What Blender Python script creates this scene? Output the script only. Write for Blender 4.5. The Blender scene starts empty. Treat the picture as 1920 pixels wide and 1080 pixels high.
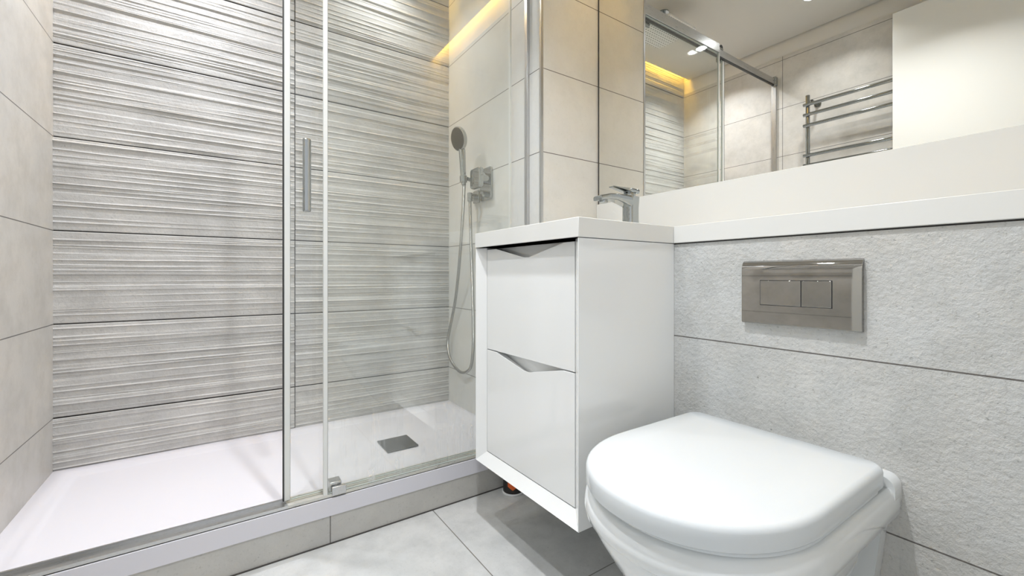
import bpy, bmesh, math, random
import numpy as np
from mathutils import Vector, Matrix
random.seed(7)
C = bpy.context.scene.collection
S = bpy.context.scene
PI = math.pi

# ------------------------------------------------------------------ camera, world, lights
HC = .751
YAW = math.radians(34.265)
cam_d = bpy.data.cameras.new('camera'); cam = bpy.data.objects.new('camera', cam_d); C.objects.link(cam)
cam.location = (0, 0, HC); cam.rotation_euler = (PI/2, 0, -YAW)
cam_d.sensor_width = 36; cam_d.lens = 36*806.5/1920; cam_d.shift_y = -22.76/1920; cam_d.clip_start = .01
S.camera = cam
S.view_settings.view_transform = 'Standard'; S.view_settings.look = 'None'
S.view_settings.gamma = 1; S.view_settings.use_curve_mapping = False
S.view_settings.exposure = 0.56

w = bpy.data.worlds.new('world'); S.world = w; w.use_nodes = True
w.node_tree.nodes['Background'].inputs[0].default_value = (.93, .96, 1, 1)
w.node_tree.nodes['Background'].inputs[1].default_value = .6

LAMPS = [(-.095, 1.596, 4.6, (.90, .93, 1)), (.60, 1.78, 1.4, (.97, .96, .97)), (.29, .55, 7.6, (.95, .97, 1)), (-.09, .98, 2.6, (.95, .97, 1))]   # x, y, watts, colour; the second is an unseen lamp added to brighten the shower
CEIL = 2.215
Xl, Yr, Xs, Yb, Xm, Xc, Xv, Yt = -.437, 1.958, .951, 1.211, 1.240, .980, .642, 1.281
Y0 = -.10
for i, (x, y, p, col) in enumerate(LAMPS):
    ld = bpy.data.lights.new('downlight_light', 'AREA'); ld.shape = 'DISK'; ld.size = .07; ld.energy = p; ld.color = col
    lo = bpy.data.objects.new('downlight_light', ld); C.objects.link(lo); lo.location = (x, y, CEIL-.012)
    ld.spread = math.radians(120)

# ------------------------------------------------------------------ materials
def mat(name):
    m = bpy.data.materials.new(name); m.use_nodes = True
    nt = m.node_tree; b = nt.nodes['Principled BSDF']
    return m, nt, b
def simple(name, col, rough=.4, metal=0, coat=0, spec=.5):
    m, nt, b = mat(name)
    b.inputs['Base Color'].default_value = (*col, 1); b.inputs['Roughness'].default_value = rough
    b.inputs['Metallic'].default_value = metal; b.inputs['Coat Weight'].default_value = coat
    b.inputs['Coat Roughness'].default_value = .05
    b.inputs['Specular IOR Level'].default_value = spec
    # a breath of procedural variation
    n = nt.nodes.new('ShaderNodeTexNoise'); n.inputs['Scale'].default_value = 14; n.inputs['Detail'].default_value = 3
    r = nt.nodes.new('ShaderNodeMapRange'); r.inputs[3].default_value = rough*.92; r.inputs[4].default_value = rough*1.08
    nt.links.new(n.outputs[0], r.inputs[0]); nt.links.new(r.outputs[0], b.inputs['Roughness'])
    return m
def emis(name, col, s):
    m, nt, b = mat(name)
    b.inputs['Base Color'].default_value = (*col, 1)
    b.inputs['Emission Color'].default_value = (*col, 1); b.inputs['Emission Strength'].default_value = s
    return m
def M(nt, op, a, b=None, c=None):
    n = nt.nodes.new('ShaderNodeMath'); n.operation = op
    for i, v in enumerate((a, b, c)):
        if v is None: continue
        if isinstance(v, (int, float)): n.inputs[i].default_value = v
        else: nt.links.new(v, n.inputs[i])
    return n.outputs[0]
def line_mask(nt, coord, off, period, width):
    f = M(nt, 'FRACT', M(nt, 'DIVIDE', M(nt, 'SUBTRACT', coord, off - period*100), period))
    d = M(nt, 'ABSOLUTE', M(nt, 'SUBTRACT', f, .5))          # .5 at the joint
    return M(nt, 'GREATER_THAN', d, .5 - width/2/period)
def mixc(nt, fac, a, b, mode='MIX'):
    n = nt.nodes.new('ShaderNodeMix'); n.data_type = 'RGBA'; n.blend_type = mode
    for s, v in ((0, fac), (6, a), (7, b)):
        if isinstance(v, (int, float)): n.inputs[s].default_value = v
        elif isinstance(v, tuple): n.inputs[s].default_value = (*v, 1)
        else: nt.links.new(v, n.inputs[s])
    return n.outputs[2]
def noise(nt, vec, scale, detail=6, rough=.6, dist=0):
    n = nt.nodes.new('ShaderNodeTexNoise'); n.inputs['Scale'].default_value = scale
    n.inputs['Detail'].default_value = detail; n.inputs['Roughness'].default_value = rough; n.inputs['Distortion'].default_value = dist
    nt.links.new(vec, n.inputs['Vector']); return n.outputs[0]
def ramp(nt, v, lo, hi, a=0., b=1.):
    n = nt.nodes.new('ShaderNodeMapRange'); n.inputs[1].default_value = lo; n.inputs[2].default_value = hi
    n.inputs[3].default_value = a; n.inputs[4].default_value = b; nt.links.new(v, n.inputs[0]); return n.outputs[0]
def tile(name, base, warm, dark, zoff=-.004, th=.30, vert=None, bump=.25, pits=.4, rough=.5, grout=(.14, .13, .12), gw=.0028, horiz=True, grain=1., hax=None):
    m, nt, b = mat(name)
    g = nt.nodes.new('ShaderNodeNewGeometry'); sep = nt.nodes.new('ShaderNodeSeparateXYZ'); nt.links.new(g.outputs['Position'], sep.inputs[0])
    pos = g.outputs['Position']
    big = ramp(nt, noise(nt, pos, 2.6, 7, .62, .4), .38, .62)
    mid = ramp(nt, noise(nt, pos, 11, 8, .7), .42, .68)
    col = mixc(nt, big, base, warm)
    col = mixc(nt, M(nt, 'MULTIPLY', mid, .55), col, dark)
    sp = ramp(nt, noise(nt, pos, 150*grain, 4, .6), .60, .72)
    col = mixc(nt, M(nt, 'MULTIPLY', sp, pits), col, tuple(c*.62 for c in dark))
    vor = nt.nodes.new('ShaderNodeTexVoronoi'); vor.inputs['Scale'].default_value = 26; nt.links.new(pos, vor.inputs['Vector'])
    vs = M(nt, 'MULTIPLY', M(nt, 'LESS_THAN', vor.outputs['Distance'], .055), ramp(nt, noise(nt, pos, 6, 2), .5, .6))
    col = mixc(nt, M(nt, 'MULTIPLY', vs, .35*pits/.4), col, tuple(c*.4 for c in dark))
    masks = []
    if horiz: masks.append(line_mask(nt, sep.outputs[2], zoff, th, gw))
    if hax: masks.append(line_mask(nt, sep.outputs['XYZ'.index(hax[0])], hax[1], hax[2], gw))
    if vert: masks.append(line_mask(nt, sep.outputs['XYZ'.index(vert[0])], vert[1], vert[2], gw))
    h = M(nt, 'ADD', M(nt, 'MULTIPLY', noise(nt, pos, 110*grain, 5, .65), 1.), M(nt, 'MULTIPLY', noise(nt, pos, 24, 4, .6), .7))
    if masks:
        mk = masks[0]
        for k in masks[1:]: mk = M(nt, 'MAXIMUM', mk, k)
        col = mixc(nt, mk, col, grout)
        h = M(nt, 'SUBTRACT', h, M(nt, 'MULTIPLY', mk, 2.))
    nt.links.new(col, b.inputs['Base Color'])
    bp = nt.nodes.new('ShaderNodeBump'); bp.inputs['Strength'].default_value = bump; bp.inputs['Distance'].default_value = .004
    nt.links.new(h, bp.inputs['Height']); nt.links.new(bp.outputs[0], b.inputs['Normal'])
    b.inputs['Roughness'].default_value = rough
    return m
def glass_mat(name, streak_haze=False, tint=(.985, .993, .985)):
    m = bpy.data.materials.new(name); m.use_nodes = True; nt = m.node_tree; nt.nodes.clear()
    out = nt.nodes.new('ShaderNodeOutputMaterial'); tr = nt.nodes.new('ShaderNodeBsdfTransparent'); gl = nt.nodes.new('ShaderNodeBsdfGlossy')
    tr.inputs[0].default_value = (*tint, 1); gl.inputs['Roughness'].default_value = .0; gl.inputs[0].default_value = (1, 1, 1, 1)
    lw = nt.nodes.new('ShaderNodeLayerWeight'); lw.inputs[0].default_value = .5
    F = M(nt, 'ADD', M(nt, 'MULTIPLY', M(nt, 'POWER', lw.outputs['Facing'], 5.), .95), .05)
    mx = nt.nodes.new('ShaderNodeMixShader'); nt.links.new(F, mx.inputs[0]); nt.links.new(tr.outputs[0], mx.inputs[1]); nt.links.new(gl.outputs[0], mx.inputs[2])
    last = mx.outputs[0]
    if streak_haze:
        g = nt.nodes.new('ShaderNodeNewGeometry'); mp = nt.nodes.new('ShaderNodeMapping'); nt.links.new(g.outputs['Position'], mp.inputs[0])
        mp.inputs['Scale'].default_value = (1, 1, .07)
        n1 = ramp(nt, noise(nt, mp.outputs[0], 60, 3, .6), .52, .72)
        n2 = ramp(nt, noise(nt, g.outputs['Position'], 7, 3), .42, .62)
        sep = nt.nodes.new('ShaderNodeSeparateXYZ'); nt.links.new(g.outputs['Position'], sep.inputs[0])
        zz = ramp(nt, sep.outputs[2], .42, .2)
        k = M(nt, 'MULTIPLY', M(nt, 'MULTIPLY', n1, n2), M(nt, 'MULTIPLY', zz, .5))
        k = M(nt, 'ADD', k, .022)  # even white haze painted in to brighten the view through the pane
        df = nt.nodes.new('ShaderNodeBsdfDiffuse'); df.inputs[0].default_value = (.9, .9, .9, 1)
        m2 = nt.nodes.new('ShaderNodeMixShader'); nt.links.new(k, m2.inputs[0]); nt.links.new(last, m2.inputs[1]); nt.links.new(df.outputs[0], m2.inputs[2])
        last = m2.outputs[0]
    nt.links.new(last, out.inputs[0]); return m

T_WALL = dict(base=(.59, .575, .545), warm=(.67, .64, .59), dark=(.45, .43, .395))
m_left = tile('smooth concrete tile', **T_WALL, vert=('Y', 1.267, 1.2), bump=.06, pits=.12, rough=.42)
m_part = tile('pale concrete tile', base=(.70, .705, .69), warm=(.74, .735, .70), dark=(.63, .63, .60), bump=.07, pits=.16, rough=.42)
m_box = tile('grey concrete tile rough', base=(.59, .60, .595), warm=(.615, .60, .565), dark=(.43, .435, .42), bump=.9, pits=.7, rough=.6)
m_rib = tile('ribbed concrete tile', base=(.53, .52, .50), warm=(.60, .58, .55), dark=(.40, .385, .365), vert=('X', .257, .70), bump=.45, pits=.4, rough=.55, grout=(.05, .045, .04), gw=.0034)
m_floor = tile('floor concrete tile', base=(.55, .56, .555), warm=(.60, .60, .59), dark=(.40, .405, .40), horiz=False, vert=('X', .566, .6), hax=('Y', .781, .6), bump=.12, pits=.3, rough=.38, grout=(.20, .19, .175), gw=.003)
m_riser = tile('riser concrete tile', base=(.50, .495, .475), warm=(.53, .515, .48), dark=(.43, .42, .40), horiz=False, vert=('X', .258, .6), bump=.15, pits=.4, rough=.5)
m_paint = simple('cream ceiling paint', (.74, .71, .65), .8)
m_wallpaint = simple('white wall paint', (.78, .76, .72), .8)
m_door = simple('satin white door', (.78, .78, .75), .5)
m_quartz = simple('white solid surface', (.76, .76, .735), .3)
m_gloss = simple('gloss white lacquer', (.86, .87, .865), .12, coat=.6)
m_ceram = simple('white glazed ceramic', (.74, .765, .77), .12, coat=.5)
m_lid = simple('white duroplast', (.67, .705, .725), .2, coat=.2)
m_tray = simple('white acrylic tray', (.69, .68, .725), .45, spec=.3)
m_chrome = simple('polished chrome', (.43, .45, .45), .06, 1)
m_chromed = simple('flush plate chrome', (.42, .41, .39), .03, 1)
m_drain = simple('dark drain steel', (.20, .21, .21), .3, 1)
m_alu = simple('brushed aluminium', (.62, .62, .62), .28, 1)
m_dark = simple('dark rubber', (.025, .025, .025), .5)
m_darkgap = simple('dark joint', (.06, .055, .05), .7)
m_seal = simple('translucent white seal', (.74, .75, .73), .35)
m_nozzle = simple('grey nozzle face', (.035, .035, .03), .6, spec=.25)
m_mirror = simple('mirror silver', (.82, .81, .765), .0, 1)
m_glass = glass_mat('clear glass'); m_glass2 = glass_mat('clear glass with dried water marks and painted haze', True)
m_edge = simple('polished glass edge', (.50, .56, .53), .15)
m_led = emis('warm strip light', (1, .62, .085), 26)
m_lamp = emis('cool lamp lens', (.9, .95, 1), 30)
m_plastic = simple('white plastic', (.8, .8, .8), .4)
m_can = simple('black printed can', (.02, .018, .018), .3)
m_orange = simple('orange print', (.75, .13, .02), .35)
def track_mat():
    m, nt, b = mat('stained pale track'); g = nt.nodes.new('ShaderNodeNewGeometry'); mp = nt.nodes.new('ShaderNodeMapping'); nt.links.new(g.outputs['Position'], mp.inputs[0]); mp.inputs['Scale'].default_value = (1, 2.5, 2.5)
    k = ramp(nt, noise(nt, mp.outputs[0], 42, 6, .7), .60, .66); k2 = ramp(nt, noise(nt, mp.outputs[0], 9, 4), .4, .6)
    c = mixc(nt, k2, (.60, .60, .58), (.66, .64, .57)); nt.links.new(mixc(nt, M(nt, 'MULTIPLY', k, .75), c, (.20, .18, .14)), b.inputs['Base Color'])
    b.inputs['Metallic'].default_value = .3; b.inputs['Roughness'].default_value = .35; return m
m_track = track_mat()
m_hose = None
def hose_mat():
    m, nt, b = mat('ribbed metal hose'); b.inputs['Metallic'].default_value = 1; b.inputs['Base Color'].default_value = (.5, .5, .48, 1); b.inputs['Roughness'].default_value = .22
    g = nt.nodes.new('ShaderNodeNewGeometry'); sep = nt.nodes.new('ShaderNodeSeparateXYZ'); nt.links.new(g.outputs['Position'], sep.inputs[0])
    s = M(nt, 'SINE', M(nt, 'MULTIPLY', sep.outputs[2], 2400.))
    bp = nt.nodes.new('ShaderNodeBump'); bp.inputs['Strength'].default_value = .5; bp.inputs['Distance'].default_value = .001
    nt.links.new(s, bp.inputs['Height']); nt.links.new(bp.outputs[0], b.inputs['Normal']); return m
m_hose = hose_mat()
def dots_mat():
    m, nt, b = mat('perforated shower plate'); g = nt.nodes.new('ShaderNodeNewGeometry'); sep = nt.nodes.new('ShaderNodeSeparateXYZ'); nt.links.new(g.outputs['Position'], sep.inputs[0])
    def c(o): return M(nt, 'SUBTRACT', M(nt, 'FRACT', M(nt, 'DIVIDE', M(nt, 'ADD', o, 10.), .018)), .5)
    a, d = c(sep.outputs[0]), c(sep.outputs[1])
    r = M(nt, 'ADD', M(nt, 'MULTIPLY', a, a), M(nt, 'MULTIPLY', d, d))
    k = M(nt, 'LESS_THAN', r, .05)
    nt.links.new(mixc(nt, k, (.85, .84, .80), (.10, .10, .09)), b.inputs['Base Color']); b.inputs['Metallic'].default_value = .15; b.inputs['Roughness'].default_value = .3
    return m
m_dots = dots_mat()

# ------------------------------------------------------------------ helpers
ORG = {}
def thing(name, label, cat, loc=(0, 0, 0), group=None):
    o = bpy.data.objects.new(name, None); C.objects.link(o); o.location = loc; o.empty_display_size = .05
    o['label'] = label; o['category'] = cat
    if group: o['group'] = group
    ORG[o.name] = Vector(loc); return o
def tag(o, label, cat, group=None):
    o['label'] = label; o['category'] = cat
    if group: o['group'] = group
    return o
def obj(name, bm, mats, parent=None, smooth=True, loc=None, angle=40, bevel=0, seg=3, label=None):
    org = ORG[parent.name] if parent else Vector(loc or (0, 0, 0))
    bm.normal_update()
    bmesh.ops.translate(bm, verts=bm.verts, vec=-org)
    me = bpy.data.meshes.new(name); bm.to_mesh(me); bm.free()
    for m in (mats if isinstance(mats, (list, tuple)) else [mats]): me.materials.append(m)
    o = bpy.data.objects.new(name, me); C.objects.link(o)
    if parent: o.parent = parent
    else: o.location = org
    ORG[o.name] = org
    if bevel:
        b = o.modifiers.new('bevel', 'BEVEL'); b.width = bevel; b.segments = seg; b.limit_method = 'ANGLE'; b.angle_limit = math.radians(30)
        b.harden_normals = False
    if smooth:
        me.polygons.foreach_set('use_smooth', [True]*len(me.polygons))
        try: me.set_sharp_from_angle(angle=math.radians(angle))
        except Exception: pass
    if label: o['label'] = label
    return o
def box(bm, x0, x1, y0, y1, z0, z1, mi=0):
    v = [bm.verts.new(p) for p in ((x0,y0,z0),(x1,y0,z0),(x1,y1,z0),(x0,y1,z0),(x0,y0,z1),(x1,y0,z1),(x1,y1,z1),(x0,y1,z1))]
    for f in ((3,2,1,0),(4,5,6,7),(0,1,5,4),(1,2,6,5),(2,3,7,6),(3,0,4,7)):
        bm.faces.new([v[i] for i in f]).material_index = mi
    return bm
def BX(*a): return box(bmesh.new(), *a)
def cyl(bm, p0, p1, r0, r1=None, n=32, mi=0, caps=True):
    p0, p1 = Vector(p0), Vector(p1); r1 = r0 if r1 is None else r1
    q = (p1-p0).to_track_quat('Z', 'Y').to_matrix()
    A = [bm.verts.new(p0 + q @ Vector((r0*math.cos(2*PI*i/n), r0*math.sin(2*PI*i/n), 0))) for i in range(n)]
    B = [bm.verts.new(p1 + q @ Vector((r1*math.cos(2*PI*i/n), r1*math.sin(2*PI*i/n), 0))) for i in range(n)]
    for i in range(n): bm.faces.new((A[i], A[(i+1) % n], B[(i+1) % n], B[i])).material_index = mi
    if caps: bm.faces.new(A[::-1]).material_index = mi; bm.faces.new(B).material_index = mi
    return bm
def lathe(bm, org, axis, prof, n=40, mi=0):
    """prof: list of (radius, height along axis)"""
    org = Vector(org); q = Vector(axis).to_track_quat('Z', 'Y').to_matrix(); rings = []
    for r, h in prof:
        rings.append([bm.verts.new(org + q @ Vector((r*math.cos(2*PI*i/n), r*math.sin(2*PI*i/n), h))) for i in range(n)])
    for a, b in zip(rings, rings[1:]):
        for i in range(n): bm.faces.new((a[i], a[(i+1) % n], b[(i+1) % n], b[i])).material_index = mi
    bm.faces.new(rings[0][::-1]).material_index = mi; bm.faces.new(rings[-1]).material_index = mi
    return bm
def tube(bm, pts, r, n=14, mi=0):
    P = [Vector(p) for p in pts]; rings = []; up = Vector((.31, .2, .93)).normalized()
    for i, p in enumerate(P):
        t = (P[min(i+1, len(P)-1)] - P[max(i-1, 0)]).normalized()
        a = (up - t*up.dot(t)).normalized(); b = t.cross(a); up = a
        rr = r[i] if isinstance(r, (list, tuple)) else r
        rings.append([bm.verts.new(p + a*rr*math.cos(2*PI*k/n) + b*rr*math.sin(2*PI*k/n)) for k in range(n)])
    for a, b in zip(rings, rings[1:]):
        for i in range(n): bm.faces.new((a[i], a[(i+1) % n], b[(i+1) % n], b[i])).material_index = mi
    bm.faces.new(rings[0][::-1]); bm.faces.new(rings[-1]); return bm
def smooth_path(pts, n=10):
    P = [Vector(p) for p in pts]; P = [2*P[0]-P[1]] + P + [2*P[-1]-P[-2]]; out = []
    for i in range(1, len(P)-2):
        for k in range(n):
            t = k/n; a, b, c, d = P[i-1:i+3]
            out.append(.5*((2*b) + (c-a)*t + (2*a-5*b+4*c-d)*t*t + (3*b-a-3*c+d)*t**3))
    out.append(P[-2]); return out
def prism(bm, poly, axis, a, b, mi=0):
    """poly in the two other axes (cyclic order), extruded along axis from a to b"""
    def P(u, v, h):
        return {'X': (h, u, v), 'Y': (u, h, v), 'Z': (u, v, h)}[axis]
    A = [bm.verts.new(P(u, v, a)) for u, v in poly]; B = [bm.verts.new(P(u, v, b)) for u, v in poly]; n = len(poly)
    bm.faces.new(A[::-1]).material_index = mi; bm.faces.new(B).material_index = mi
    for i in range(n): bm.faces.new((A[i], A[(i+1) % n], B[(i+1) % n], B[i])).material_index = mi
    bmesh.ops.recalc_face_normals(bm, faces=bm.faces); return bm
def rrect(u0, u1, v0, v1, r, n=8):
    o = []
    for cu, cv, a in ((u1-r, v1-r, 0), (u0+r, v1-r, 90), (u0+r, v0+r, 180), (u1-r, v0+r, 270)):
        for k in range(n+1):
            t = math.radians(a + 90*k/n); o.append((cu+r*math.cos(t), cv+r*math.sin(t)))
    return o
def struct(name, bm, m, **k):
    o = obj(name, bm, m, smooth=k.pop('smooth', False), **k); o['kind'] = 'structure'; return o

# ------------------------------------------------------------------ the room
struct('floor', BX(Xl-.12, Xm+.12, Y0-1.3, Yr+.12, -.12, 0), m_floor)
ZT = 2.12
bm = BX(Xl-.13, Xl-.01, Y0-.12, Yr+.13, 0, CEIL+.07)
struct('wall_left', bm, m_wallpaint)
wl = struct('wall_left_tiles', BX(Xl-.01, Xl, Y0, Yr, 0, ZT), m_left)
struct('wall_right', BX(Xm, Xm+.12, Y0-.12, Yr+.13, 0, CEIL+.07), m_wallpaint)
struct('wall_partition', BX(Xs, Xm, Yb, Yr+.01, 0, CEIL), m_part)
struct('wall_cistern', BX(Xc, Xm, Y0, Yb, 0, .8325), m_box)
# back wall with the doorway the camera stands in
bm = BX(Xl, -.335, Y0-.12, Y0, 0, CEIL+.07); box(bm, .47, Xm, Y0-.12, Y0, 0, CEIL+.07); box(bm, -.335, .47, Y0-.12, Y0, 2.06, CEIL+.07)
struct('wall_front', bm, m_wallpaint)
# ceiling with two light slots
SL = .045
bm = BX(Xl, Xm-SL, Y0, Yb, CEIL, CEIL+.06); box(bm, Xl, Xs, Yb, Yr-SL, CEIL, CEIL+.06); box(bm, Xl-.13, Xm+.12, Y0-.12, Yr+.13, CEIL+.07, CEIL+.12)
struct('ceiling', bm, m_paint)

# ribbed back wall: relief is real geometry
def ribbed():
    z0, z1 = .126, CEIL+.07
    nz = int((z1-z0)/.0014); xs = np.linspace(Xl, Xs, 61); xs = np.sort(np.concatenate([xs, [.257-.0015, .257, .257+.0015]]))
    zs = np.linspace(z0, z1, nz); H = np.zeros((nz, len(xs)))
    rng = np.random.RandomState(5)
    for row in range(-1, 8):
        for colx in (0, 1):
            za = -.004 + row*.3; zb = za+.3
            lo, hi = (Xl, .257) if colx == 0 else (.257, Xs)
            cols = np.where((xs >= lo) & (xs <= hi))[0]; rows = np.where((zs >= za) & (zs < zb))[0]
            if not len(rows): continue
            X, Z = np.meshgrid(xs[cols]-lo, zs[rows]-za)
            h = np.zeros_like(X)
            # plateaus between steps
            e = np.cumsum(rng.uniform(.009, .027, 34)); e = e[e < .292]
            lev = rng.uniform(0, 1, len(e)+1)
            for k, ee in enumerate(e):
                wob = .0009*np.sin(X*rng.uniform(3, 8)+rng.uniform(0, 6)) + (X-.35)*rng.uniform(-.005, .005)
                step = 1/(1+np.exp(-(Z-ee-wob)/.0006))
                h += (lev[k+1]-lev[k])*step*.0042
                # a thin raised rib at each step
                amp = .0040*(.6+.4*np.sin(X*rng.uniform(4, 12)+rng.uniform(0, 6)))*rng.uniform(.4, 1.3)
                h += amp*np.exp(-((Z-ee-wob-.002)/rng.uniform(.0014, .0026))**2)
            # a few extra hairline ribs
            for k in range(10):
                ee = rng.uniform(.01, .29); wob = (X-.35)*rng.uniform(-.01, .01)
                h += .0018*np.exp(-((Z-ee-wob)/.0014)**2)*np.clip(np.sin(X*rng.uniform(3, 7)+rng.uniform(0, 6))+.3, 0, 1)
            edge = np.minimum(Z, .3-Z)
            h += .0015 - .0065*np.exp(-(edge/.0016)**2)
            H[np.ix_(rows, cols)] = h
    j = np.where(np.abs(xs-.257) < 1e-6)[0]; H[:, j] = -.005
    V = [(x, Yr-H[i, k], z) for i, z in enumerate(zs) for k, x in enumerate(xs)]
    n = len(xs); F = [(i*n+k, i*n+k+1, (i+1)*n+k+1, (i+1)*n+k) for i in range(nz-1) for k in range(n-1)]
    b0 = len(V)
    V += [(Xl, Yr+.12, z0), (Xs, Yr+.12, z0), (Xs, Yr+.12, z1), (Xl, Yr+.12, z1)]
    F += [(b0, b0+3, b0+2, b0+1)]
    F += [tuple([b0, b0+1] + [k for k in range(n-1, -1, -1)])]
    F += [tuple([b0+3] + [(nz-1)*n+k for k in range(n)] + [b0+2])]
    me = bpy.data.meshes.new('wall_back'); me.from_pydata(V, [], F); me.materials.append(m_rib)
    me.polygons.foreach_set('use_smooth', [True]*len(F)); me.set_sharp_from_angle(angle=math.radians(60))
    o = bpy.data.objects.new('wall_back', me); C.objects.link(o); o['kind'] = 'structure'
ribbed()
# steel corner trim, channel strips, sealant and joints of the room
struct('trim_1', BX(Xs-.002, Xs+.008, Yb-.002, Yb+.008, 0, CEIL), m_alu)
struct('trim_2', BX(Xc+.003, Xm, Y0, .684, .8325, .8353), m_darkgap)
# riser under the shower tray
struct('trim_3', BX(Xl, Xs, Yt+.002, Yt+.05, 0, .078), m_riser)
struct('trim_4', BX(Xl, Xs, Yt-.001, Yt+.004, 0, .003), m_darkgap)

# door leaf standing open along the left wall (seen in the mirror)
d1 = struct('door_1', BX(-.33, -.29, Y0+.012, .70, .012, 2.05), m_door, bevel=.002)
ORG['door_1'] = Vector((0, 0, 0))
bm = cyl(bmesh.new(), (-.29, .63, 1.0), (-.282, .63, 1.0), .026); cyl(bm, (-.285, .63, 1.0), (-.245, .63, 1.0), .009); tube(bm, [(-.248, .635, 1.0), (-.246, .57, 1.0), (-.248, .51, 1.0)], .008)
obj('door_handle', bm, m_chrome, d1)

# ------------------------------------------------------------------ lamps
LBL = ['recessed downlight above the shower, over the sliding door opening and seen in the mirror', 'unseen recessed downlight added in the shower ceiling to brighten the hand shower side', 'small recessed downlight in the ceiling near the mirror wall', 'small recessed downlight in the ceiling near the towel rail']
for (x, y, p, col), l in zip(LAMPS, LBL):
    t = thing('ceiling_downlight', l, 'light', (x, y, CEIL), 'recessed ceiling downlights')
    bm = lathe(bmesh.new(), (x, y, CEIL), (0, 0, -1), [(.040, 0), (.040, .003), (.037, .005), (.030, .005), (.030, 0)])
    obj('trim_ring', bm, m_plastic, t)
    obj('lens', cyl(bmesh.new(), (x, y, CEIL-.001), (x, y, CEIL-.0055), .0285), m_lamp, t)
s = obj('led_strip', BX(Xl+.02, Xs-.02, Yr-.030, Yr-.018, CEIL+.058, CEIL+.066), m_led, smooth=False); tag(s, 'warm yellow strip light in the slot above the ribbed shower wall', 'light', 'hidden strip lights')
s = obj('led_strip', BX(Xm-.030, Xm-.018, Y0+.03, Yb-.02, CEIL+.058, CEIL+.066), m_led, smooth=False); tag(s, 'warm yellow strip light in the slot above the mirror', 'light', 'hidden strip lights')

# ------------------------------------------------------------------ shower
def tray():
    t = thing('shower_tray', 'low white rectangular shower tray with raised rim on a tiled step', 'shower tray', (.257, 1.62, .078))
    bm = bmesh.new(); X0, X1, Ya, Yc = Xl, Xs, Yt, Yr
    def ring(i, z, n=1):
        return [bm.verts.new(p) for p in ((X0+i, Ya+i, z), (X1-i, Ya+i, z), (X1-i, Yc-i, z), (X0+i, Yc-i, z))]
    rs = [ring(0, .079), ring(0, .127), ring(.002, .1285), ring(.036, .1285), ring(.046, .1265), ring(.056, .119), ring(.075, .117)]
    dr = [bm.verts.new(p) for p in ((.497, 1.527, .1115), (.623, 1.527, .1115), (.623, 1.66, .1115), (.497, 1.66, .1115))]
    rs.append(dr)
    for a, b in zip(rs, rs[1:]):
        for i in range(4): bm.faces.new((a[i], a[(i+1) % 4], b[(i+1) % 4], b[i]))
    bm.faces.new(dr); bm.faces.new(rs[0][::-1])
    obj('basin', bm, m_tray, t, angle=50)
    bm = prism(bmesh.new(), rrect(.501, .619, 1.530, 1.656, .004), 'Z', .1145, .1175)
    obj('drain_cover', bm, m_drain, t, bevel=.001, label='square chrome drain cover')
tray()

GZ0, GZ1 = .140, 1.948
def pane(name, x0, x1, y0, y1, m, parent):
    bm = BX(x0, x1, y0, y1, GZ0, GZ1)
    for f in bm.faces:
        if abs(f.normal.y) < .5: f.material_index = 1
    bm.normal_update()
    for f in bm.faces: f.material_index = 0 if abs(f.normal.y) > .5 else 1
    return obj(name, bm, [m, m_edge], parent, smooth=False)
sc = thing('shower_screen', 'clear fixed glass shower panel with steel top rail and bottom track', 'shower screen', (.6, 1.30, .13))
pane('glass_panel', .252, Xs-.004, 1.285, 1.291, m_glass2, sc)
obj('edge_seal', BX(.240, .2515, 1.2835, 1.2925, GZ0-.004, GZ1), m_seal, sc, bevel=.0015)
def track(xa, xb):
    bm = BX(xa, xb, 1.283, 1.293, .1285, .1385); box(bm, xa, xb, 1.296, 1.302, .1285, .1350); box(bm, xa, xb, 1.283, 1.334, .1285, .1305); box(bm, xa, xb, 1.328, 1.334, .1285, .1375); return bm
obj('bottom_track', track(Xl, .152), m_alu, sc, smooth=False, label='clean grey stretch of bottom track in the doorway')
bm = track(.152, Xs)
obj('bottom_track', bm, m_track, sc, smooth=False)
bm = BX(Xs-.012, Xs, 1.280, 1.297, .1385, 2.0); obj('wall_channel', bm, m_alu, sc, bevel=.001)
bm = BX(Xl, Xl+.014, 1.300, 1.328, .1385, 2.0); obj('wall_channel', bm, m_alu, sc, bevel=.001)
bm = BX(Xl+.01, Xs-.01, 1.302, 1.314, 1.953, 1.990); obj('top_rail', bm, m_alu, sc, bevel=.002)
for x, w_ in ((Xl, .03), (Xs-.03, .03)):
    obj('rail_bracket', BX(x, x+w_, 1.294, 1.322, 1.946, 2.000), m_chrome, sc, bevel=.004)
bm = BX(.262, .300, 1.278, 1.286, .134, .158); box(bm, .258, .290, 1.292, 1.326, .140, .166)
obj('door_guide', bm, m_alu, sc, bevel=.0015)
obj('panel_cap', BX(.245, Xs-.012, 1.2815, 1.3015, 1.950, 2.000), m_alu, sc, bevel=.002, label='light aluminium cap along the panel top')
obj('gasket', BX(Xl+.03, Xs-.03, 1.304, 1.312, 1.943, 1.953), m_dark, sc, smooth=False, label='black strip under the rail')
sd = thing('sliding_door', 'clear sliding glass shower door slid open, with vertical chrome handle', 'shower door', (.52, 1.32, .14))
GZ0 = .1385
pane('glass_pane', .162, .888, 1.315, 1.321, m_glass, sd)
obj('edge_seal', BX(.146, .1610, 1.3125, 1.3235, GZ0, GZ1), m_seal, sd, bevel=.002)
obj('edge_seal', BX(.1430, .1460, 1.313, 1.323, GZ0, GZ1), m_dark, sd, label='black magnetic seal')
obj('edge_seal', BX(.886, .893, 1.3135, 1.3225, GZ0, GZ1), m_seal, sd)
hx = .198
bm = prism(bmesh.new(), rrect(hx-.0105, hx+.0105, 1.277, 1.293, .0065), 'Z', .926, 1.125)
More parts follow.
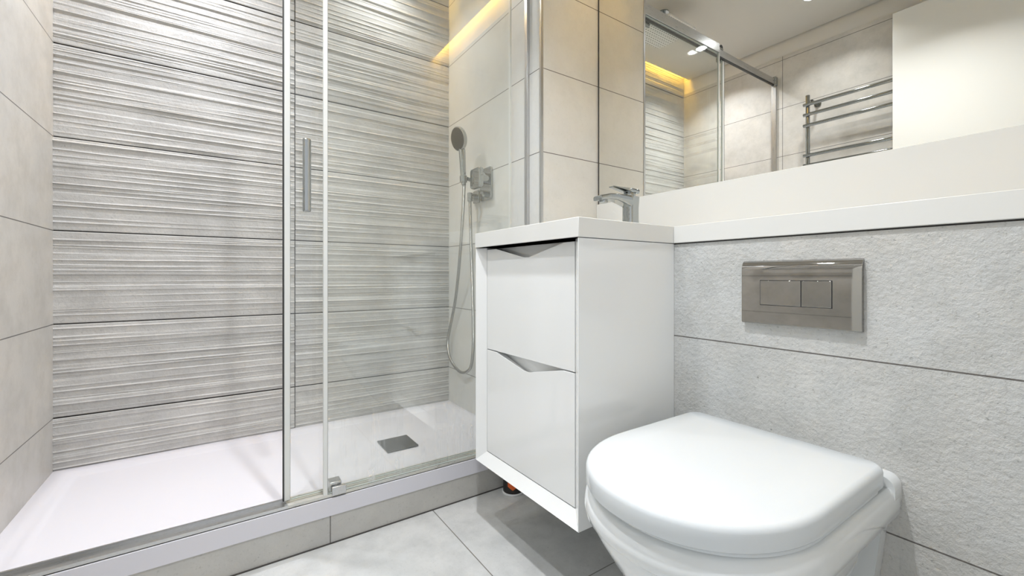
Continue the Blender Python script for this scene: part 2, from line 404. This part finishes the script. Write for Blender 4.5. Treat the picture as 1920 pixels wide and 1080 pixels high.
ho = obj('handle', bm, m_chrome, sd, bevel=.003, label='vertical chrome bar handle')
bm = cyl(bmesh.new(), (hx, 1.290, .95), (hx, 1.315, .95), .007); cyl(bm, (hx, 1.290, 1.10), (hx, 1.315, 1.10), .007)
obj('handle_post', bm, m_chrome, ho)
for x in (.19, .80):
    bm = BX(x-.018, x+.018, 1.314, 1.327, 1.925, 2.001)
    r = obj('roller_hanger', bm, m_chrome, sd, bevel=.006)
    obj('roller', cyl(bmesh.new(), (x, 1.303, 2.0045), (x, 1.314, 2.0045), .014), m_dark, r)
    obj('hanger_cap', BX(x-.018, x+.018, 1.3020, 1.327, 1.9905, 2.003), m_chrome, r, bevel=.003)

# mixer, hand shower, hose on the shower side wall
mx = thing('shower_mixer', 'chrome rectangular wall mixer plate with square handle in the shower', 'tap', (Xs, 1.585, 1.145))
obj('wall_plate', prism(bmesh.new(), rrect(1.539, 1.631, 1.074, 1.213, .012), 'X', Xs-.009, Xs-.0005), m_chrome, mx, bevel=.002)
obj('cartridge', cyl(bmesh.new(), (Xs-.008, 1.572, 1.163), (Xs-.05, 1.572, 1.163), .024), m_chrome, mx, bevel=.003)
obj('handle', prism(bmesh.new(), rrect(1.527, 1.609, 1.117, 1.200, .012), 'X', Xs-.072, Xs-.050), m_chrome, mx, bevel=.005)
obj('diverter_button', lathe(bmesh.new(), (Xs-.009, 1.580, 1.098), (-1, 0, 0), [(.011, 0), (.011, .014), (.008, .017)]), m_chrome, mx)
el = thing('hose_outlet', 'small square chrome hose elbow on the shower wall below the mixer handle', 'fitting', (Xs, 1.668, 1.10))
obj('wall_plate', prism(bmesh.new(), rrect(1.642, 1.694, 1.073, 1.128, .008), 'X', Xs-.010, Xs-.0005), m_chrome, el, bevel=.002)
bm = cyl(bmesh.new(), (Xs-.009, 1.668, 1.103), (Xs-.038, 1.668, 1.103), .011); cyl(bm, (Xs-.038, 1.668, 1.116), (Xs-.038, 1.668, 1.078), .0115)
obj('elbow', bm, m_chrome, el, bevel=.0015)
hd = thing('shower_holder', 'chrome swivel holder on the shower wall gripping the hand shower', 'bracket', (Xs, 1.66, 1.168))
bm = cyl(bmesh.new(), (Xs-.0005, 1.668, 1.168), (Xs-.012, 1.668, 1.168), .020); cyl(bm, (Xs-.010, 1.668, 1.168), (.882, 1.636, 1.168), .0085)
obj('arm', bm, m_chrome, hd, bevel=.002)
AX = Vector((-.004, .010, .178)); HB = Vector((.862, 1.632, 1.150))
u = AX.normalized()
bm = lathe(bmesh.new(), HB - u*.002, u, [(.0125, 0), (.0155, .001), (.0158, .028), (.013, .031), (.0125, .031)])
obj('collar', bm, m_chrome, hd)
hs = thing('hand_shower', 'round chrome hand shower with grey face held on the shower wall', 'shower head', tuple(HB))
bm = tube(bmesh.new(), [HB - u*.012, HB + u*.02, HB + u*.05, HB + u*.10, HB + u*.135, HB + u*.155], [.0095, .0110, .0125, .0135, .0145, .012], n=24)
obj('handle', bm, m_chrome, hs)
N = Vector((-.95, -.10, -.24)).normalized(); HCn = HB + u*.188 + N*.006
bm = lathe(bmesh.new(), HCn + N*.016, -N, [(.0475, 0), (.050, .002), (.0505, .012), (.046, .018), (.034, .025), (.015, .028)], n=48)
obj('head', bm, m_chrome, hs)
bm = lathe(bmesh.new(), HCn + N*.0175, -N, [(.045, 0), (.0465, .0012), (.0465, .004)], n=48)
obj('spray_face', bm, m_nozzle, hs, label='dark grey spray face')

def RY(px):  # helper kept for readability of measured hose positions: direction of a sight line in plan
    c = px-960; return 806.5*math.sin(YAW)+c*math.cos(YAW), 806.5*math.cos(YAW)-c*math.sin(YAW)
hp = [(.8636, 1.630, 1.138), (.867, 1.64, 1.10), (.874, 1.66, 1.03), (.885, 1.70, .90), (.902, 1.76, .75), (.920, 1.83, .62), (.928, 1.905, .48), (.930, 1.925, .42), (.930, 1.895, .345),
      (.930, 1.79, .303), (.930, 1.70, .335), (.928, 1.668, .42), (.926, 1.662, .55), (.922, 1.664, .75), (.916, 1.667, .95), (.913, 1.668, 1.080)]
h = obj('shower_hose', tube(bmesh.new(), smooth_path(hp, 12), .0068, n=14), m_hose); tag(h, 'flexible metal shower hose looping down the side wall', 'hose')

rh = thing('rain_shower_head', 'square perforated overhead rain shower plate under the ceiling, seen in the mirror', 'shower head', (.428, 1.50, CEIL))
bm = prism(bmesh.new(), rrect(.303, .555, 1.375, 1.622, .022), 'Z', 2.098, 2.108)
obj('plate', bm, m_dots, rh, bevel=.002)
bm = cyl(bmesh.new(), (.428, 1.50, 2.105), (.428, 1.50, CEIL-.004), .011); cyl(bm, (.428, 1.50, CEIL-.006), (.428, 1.50, CEIL), .028)
obj('ceiling_arm', bm, m_chrome, rh)

# ------------------------------------------------------------------ mirror, worktop, upstand
mr = thing('wall_mirror', 'large frameless wall mirror above the white upstand', 'mirror', (Xm-.005, .55, 1.03))
obj('glass', BX(Xm-.006, Xm-.0005, Y0+.001, Yb-.008, 1.031, 2.13), m_mirror, mr, smooth=False)
obj('edge_sealant', BX(Xm-.005, Xm-.0005, Yb-.008, Yb-.0005, 1.031, 2.13), m_darkgap, mr, smooth=False)
o = obj('upstand', BX(Xm-.013, Xm-.0005, Y0+.001, Yb-.0005, .8795, 1.0305), m_quartz, bevel=.0008); tag(o, 'plain white upstand running along the wall below the mirror', 'upstand')
o = obj('worktop', BX(Xc-.006, Xm-.014, Y0+.001, .6855, .8355, .879), m_quartz, bevel=.0012); tag(o, 'long white worktop ledge above the toilet and flush plate', 'worktop')

# ------------------------------------------------------------------ vanity
va = thing('vanity_unit', 'glossy white wall hung vanity unit with two notched drawers', 'cabinet', (.81, .911, .197))
V0, V1, Z0, Z1 = .688, 1.138, .195, .834
xb = Xc-.001
def carcass():
    bm = bmesh.new()
    def ring(x, i, top): return [bm.verts.new((x, y, z)) for y, z in ((V0+i, Z0+i), (V1-i, Z0+i), (V1-i, top), (V0+i, top))]
    R = [ring(xb, 0, Z1), ring(Xv+.001, 0, Z1), ring(Xv, .001, Z1), ring(Xv+.021, .031, Z1), ring(.90, .031, Z1)]
    for a, b in zip(R, R[1:]):
        for i in range(4): bm.faces.new((a[i], a[(i+1) % 4], b[(i+1) % 4], b[i]))
    bm.faces.new(R[0][::-1]); bm.faces.new(R[-1])
    bmesh.ops.recalc_face_normals(bm, faces=bm.faces)
    return obj('carcass', bm, m_gloss, va, smooth=False)
carcass()
def drawer(z0, z1):
    ya, yb, cy = V0+.0335, V1-.0335, .905
    xf, xk = Xv+.0205, Xv+.0395
    F = [(ya, z0), (yb, z0), (yb, z1), (cy+.15, z1), (cy+.012, z1-.029), (cy-.012, z1-.029), (cy-.145, z1), (ya, z1)]
    # notch slopes back up behind the front edge so that fingers grip it
    K = [(ya, z0), (yb, z0), (yb, z1), (cy+.15, z1), (cy+.012, z1-.040), (cy-.012, z1-.040), (cy-.145, z1), (ya, z1)]
    bm = bmesh.new()
    A = [bm.verts.new((xf, y, z)) for y, z in F]; B = [bm.verts.new((xk, y, z)) for y, z in K]; n = len(F)
    bm.faces.new(A); bm.faces.new(B[::-1])
    for i in range(n): bm.faces.new((A[i], A[(i+1) % n], B[(i+1) % n], B[i]))
    bmesh.ops.recalc_face_normals(bm, faces=bm.faces)
    return obj('drawer', bm, m_gloss, va, smooth=False, bevel=.0008, seg=2)
drawer(Z0+.0335, .531); drawer(.5335, .829)
obj('inner_rail', BX(Xv+.045, Xv+.055, V0+.034, V1-.034, .47, .56), m_gloss, va, smooth=False)
obj('inner_rail', BX(Xv+.045, Xv+.055, V0+.034, V1-.034, .75, .832), m_gloss, va, smooth=False)

# washbasin top with a sunken bowl
def basin():
    bm = bmesh.new(); x0, x1, y0, y1, zb, zt = Xv-.001, Xm-.014, .6858, V1+.002, .8355, .879
    t = [bm.verts.new(p) for p in ((x0, y0, zt), (x1, y0, zt), (x1, y1, zt), (x0, y1, zt))]
    b = [bm.verts.new(p) for p in ((x0, y0, zb), (x1, y0, zb), (x1, y1, zb), (x0, y1, zb))]
    for i in range(4): bm.faces.new((b[i], b[(i+1) % 4], t[(i+1) % 4], t[i]))
    def rr(i, z, r):
        o = []
        for k, (u_, v_) in enumerate(rrect(.70+i, .995-i, .735+i, 1.09-i, r, 6)): o.append(bm.verts.new((u_, v_, z)))
        return o
    rings = [rr(0, zt, .03), rr(.003, zt-.004, .03), rr(.012, zt-.030, .03), rr(.05, zt-.038, .025)]
    for a, c in zip(rings, rings[1:]):
        n = len(a)
        for i in range(n): bm.faces.new((a[i], c[i], c[(i+1) % n], a[(i+1) % n]))
    bm.faces.new(rings[-1])
    n = 7; A = rings[0]   # corner arcs start: (x1,y1),(x0,y1),(x0,y0),(x1,y0)
    cor = [t[2], t[3], t[0], t[1]]
    for q in range(4):
        arc = A[q*n:(q+1)*n]
        for i in range(n-1): bm.faces.new((cor[q], arc[i+1], arc[i]))
        bm.faces.new((cor[q], cor[(q+1) % 4], A[((q+1)*n) % (4*n)], arc[-1]))
    # underside
    bm.faces.new(b[::-1])
    bmesh.ops.recalc_face_normals(bm, faces=bm.faces)
    return bm
wb = thing('washbasin', 'square-edged white washbasin top on the vanity unit', 'basin', (.94, .911, .8355))
obj('basin_top', basin(), m_quartz, wb, angle=30, bevel=.0012, seg=2)
obj('drain', lathe(bmesh.new(), (.85, .911, .8405), (0, 0, 1), [(.022, 0), (.022, .003), (.018, .005)]), m_chrome, wb, label='round chrome plug')

# tap
tp = thing('basin_tap', 'chrome single lever mixer tap at the back of the washbasin', 'tap', (1.075, .915, .879))
ty = .915
bm = bmesh.new()
prof = [(.879, .0262, .0235), (.884, .0255, .023), (.93, .0225, .021), (.965, .0225, .021), (.99, .025, .022), (1.0, .0255, .0225)]
rg = []
for z, rx, ry in prof:
    rg.append([bm.verts.new((1.078+rx*(abs(math.cos(a))**.6)*math.copysign(1, math.cos(a)), ty+ry*(abs(math.sin(a))**.6)*math.copysign(1, math.sin(a)), z)) for a in [2*PI*k/32 for k in range(32)]])
for a, b in zip(rg, rg[1:]):
    for i in range(32): bm.faces.new((a[i], a[(i+1) % 32], b[(i+1) % 32], b[i]))
bm.faces.new(rg[0][::-1]); bm.faces.new(rg[-1])
obj('body', bm, m_chrome, tp, angle=50)
bm = bmesh.new(); rg = []
for x, zc, hy, hz in ((1.095, .987, .019, .0165), (1.06, .985, .021, .019), (1.03, .989, .0205, .0135), (1.0, .992, .0195, .0105), (.97, .990, .019, .0095), (.945, .985, .0185, .0085), (.932, .982, .0175, .007)):
    rg.append([bm.verts.new((x, ty+hy*(abs(math.cos(a))**.45)*math.copysign(1, math.cos(a)), zc+hz*(abs(math.sin(a))**.45)*math.copysign(1, math.sin(a)))) for a in [2*PI*k/28 for k in range(28)]])
for a, b in zip(rg, rg[1:]):
    for i in range(28): bm.faces.new((a[i], a[(i+1) % 28], b[(i+1) % 28], b[i]))
bm.faces.new(rg[0][::-1]); bm.faces.new(rg[-1]); bmesh.ops.recalc_face_normals(bm, faces=bm.faces)
sp = obj('spout', bm, m_chrome, tp, angle=50)
obj('aerator', lathe(bmesh.new(), (.957, ty, .984), (0, 0, -1), [(.0135, 0), (.0135, .012), (.011, .014)]), m_chrome, sp)
bm = lathe(bmesh.new(), (1.072, ty, .998), (0, 0, 1), [(.019, 0), (.0195, .006), (.018, .014), (.014, .019)])
obj('cartridge', bm, m_chrome, tp)
bm = bmesh.new(); rg = []
for x, z, hy, hz in ((.992, 1.0235, .011, .0018), (1.02, 1.0215, .015, .003), (1.05, 1.0195, .018, .0052), (1.075, 1.0185, .020, .0065), (1.098, 1.0175, .019, .0065)):
    rg.append([bm.verts.new((x, ty+hy*s_, z+hz*t_)) for s_, t_ in ((-1, -.6), (-1, .6), (-.85, 1), (.85, 1), (1, .6), (1, -.6), (.85, -1), (-.85, -1))])
for a, b in zip(rg, rg[1:]):
    for i in range(8): bm.faces.new((a[i], a[(i+1) % 8], b[(i+1) % 8], b[i]))
bm.faces.new(rg[0][::-1]); bm.faces.new(rg[-1]); bmesh.ops.recalc_face_normals(bm, faces=bm.faces)
obj('lever', bm, m_chrome, tp, angle=50)

# ------------------------------------------------------------------ flush plate
fp = thing('flush_plate', 'rectangular chrome dual flush plate on the tiled wall', 'flush plate', (Xc, .398, .716))
prof = [(Xc-.0005, .6475), (Xc-.0095, .6475), (Xc-.0115, .6495), (Xc-.0115, .764), (Xc-.0108, .770), (Xc-.0085, .7765), (Xc-.0045, .7815), (Xc-.0005, .7835)]
bm = prism(bmesh.new(), prof, 'Y', .289, .507)
obj('plate', bm, m_chromed, fp, angle=25)
obj('button_gap', BX(Xc-.0120, Xc-.0110, .3345, .4675, .688, .742), m_dark, fp, smooth=False)
obj('button', BX(Xc-.0135, Xc-.0115, .3885, .4662, .6893, .7407), m_chromed, fp, bevel=.0006, label='wide flush button')
obj('button', BX(Xc-.0135, Xc-.0115, .3358, .3868, .6893, .7407), m_chromed, fp, bevel=.0006, label='narrow flush button')

# ------------------------------------------------------------------ toilet
TY = .4255
def dshape(xf, xback, hw, cx, rb=.03, n=40, sq=2.15):
    """outline: back edge at xback with rounded corners, semi-superellipse front reaching xf"""
    o = []
    for k in range(7):
        t = PI/2*k/6; o.append((xback-rb+rb*math.cos(t), hw-rb+rb*math.sin(t)))
    a = cx-xf
    for k in range(n+1):
        t = PI/2 + PI*k/n; c, s_ = math.cos(t), math.sin(t)
        o.append((cx - a*abs(c)**(2/sq), hw*math.copysign(abs(s_)**(2/sq), s_)))
    for k in range(7):
        t = -PI/2 + PI/2*k/6; o.append((xback-rb+rb*math.cos(t), -hw+rb+rb*math.sin(t)))
    return o
def loft(bm, secs):
    R = [[bm.verts.new((x, TY+y, z)) for x, y in s_] for s_, z in secs]; n = len(R[0])
    for a, b in zip(R, R[1:]):
        for i in range(n): bm.faces.new((a[i], a[(i+1) % n], b[(i+1) % n], b[i]))
    bm.faces.new(R[0][::-1]); bm.faces.new(R[-1]); bmesh.ops.recalc_face_normals(bm, faces=bm.faces); return bm
to = thing('toilet', 'white wall hung toilet with closed D-shaped lid', 'toilet', (Xc, TY, .3))
def ds(i, z, xf=.482, xb_=.940, hw=.1815, cx=.69, rb=.028): return (dshape(xf+i, xb_-i, hw-i, cx, max(rb-i, .004)), z)
bm = loft(bmesh.new(), [ds(.012, .3955), ds(.0015, .3965), ds(0, .399), ds(0, .4215), ds(.0012, .4262), ds(.0045, .4298), ds(.009, .4315), ds(.05, .4322), ds(.12, .4325)])
obj('lid', bm, m_lid, to, angle=60)
bm = loft(bmesh.new(), [ds(.007, .3875, xf=.489, xb_=.93), ds(.004, .389, xf=.489, xb_=.93), ds(.004, .3945, xf=.489, xb_=.93), ds(.007, .3965, xf=.489, xb_=.93)])
obj('seat', bm, m_lid, to, angle=60)
# pan: upper body reaches the wall, the lower bowl stops short of it and leaves a side recess
def W(z, xf, hw, cx, xk=Xc-.0005, rb=.012): return (dshape(xf, xk, hw, cx, rb), z)
bm = loft(bmesh.new(), [W(.3885, .512, .181, .69), W(.386, .505, .1845, .69), W(.380, .496, .1875, .69), W(.370, .488, .1895, .69), W(.356, .484, .190, .69), W(.342, .488, .1895, .69), W(.335, .496, .185, .70)])
# rear deck
pf = [(TY+.180, .340), (TY+.1895, .352), (TY+.1895, .385)] + [(TY+.1695+.020*math.cos(PI/2*k/6), .3865+.020*math.sin(PI/2*k/6)) for k in range(7)]
pf += [(2*TY-y, z) for y, z in pf[::-1]]
prism(bm, pf, 'X', .944, Xc-.0005)
def L(z, xf, hw, cx, xk): return (dshape(xf, xk, hw, cx, .02), z)
loft(bm, [L(.336, .497, .185, .69, .812), L(.322, .502, .183, .69, .812), L(.30, .515, .176, .69, .812), L(.26, .542, .163, .70, .812), L(.21, .578, .146, .715, .815), L(.16, .618, .127, .73, .82), L(.12, .655, .110, .74, .825), L(.095, .69, .092, .75, .83), L(.085, .72, .07, .76, .825)])
# trap and wall flange
loft(bm, [(dshape(.74, .965, .085, .80, .03), .33), (dshape(.75, .965, .085, .80, .03), .2), (dshape(.77, .965, .075, .82, .03), .10)])
prism(bm, [(TY-.174, .345), (TY+.174, .345), (TY+.158, .20), (TY+.12, .10), (TY+.09, .085), (TY-.09, .085), (TY-.12, .10), (TY-.158, .20)], 'X', .945, Xc-.0005)
obj('pan', bm, m_ceram, to, angle=50)
for s_ in (-1, 1):
    obj('hinge', cyl(bmesh.new(), (.945, TY+s_*.075, .405), (.945, TY+s_*.075, .420), .012), m_chrome, to)

# ------------------------------------------------------------------ towel rail, seen in the mirror
tr = thing('towel_rail', 'chrome ladder towel rail on the left wall behind the open door', 'towel rail', (Xl, .85, 1.4))
px_ = Xl+.085
for y in (1.095, .62):
    obj('post', tube(bmesh.new(), [(px_, y, 1.02), (px_, y, 1.795)], .011, n=20), m_chrome, tr)
for z in (1.738, 1.680, 1.618, 1.445, 1.388, 1.20, 1.142, 1.085):
    obj('bar', tube(bmesh.new(), [(px_+.018, 1.110, z), (px_+.018, .605, z)], .0095, n=18), m_chrome, tr)
for z in (1.76, 1.08):
    for y in (1.075, .64):
        bm = cyl(bmesh.new(), (Xl+.0005, y, z), (Xl+.006, y, z), .018); cyl(bm, (Xl+.004, y, z), (px_, y, z), .007)
        obj('wall_bracket', bm, m_chrome, tr)

# ------------------------------------------------------------------ can on the floor
cn = thing('can', 'black and orange can on the floor beneath the vanity unit', 'can', (.846, 1.236, 0))
obj('body', lathe(bmesh.new(), (.846, 1.236, 0), (0, 0, 1), [(.0345, .004), (.0345, .12), (.030, .128)], n=40), m_can, cn)
obj('base_rim', lathe(bmesh.new(), (.846, 1.236, 0), (0, 0, 1), [(.034, 0), (.0375, .001), (.0375, .006), (.0345, .007)], n=40), m_plastic, cn, label='silver base rim')
bm = bmesh.new(); A = []
for k in range(13):
    a = math.radians(205 + 60*k/12); zz = .020 + .012*abs(k-6)/6
    A.append((bm.verts.new((.846+.0350*math.cos(a), 1.236+.0350*math.sin(a), zz)), bm.verts.new((.846+.0350*math.cos(a), 1.236+.0350*math.sin(a), .050))))
for (a, b), (c, d) in zip(A, A[1:]): bm.faces.new((a, c, d, b))
obj('printed_flame', bm, m_orange, cn, label='orange printed patch')
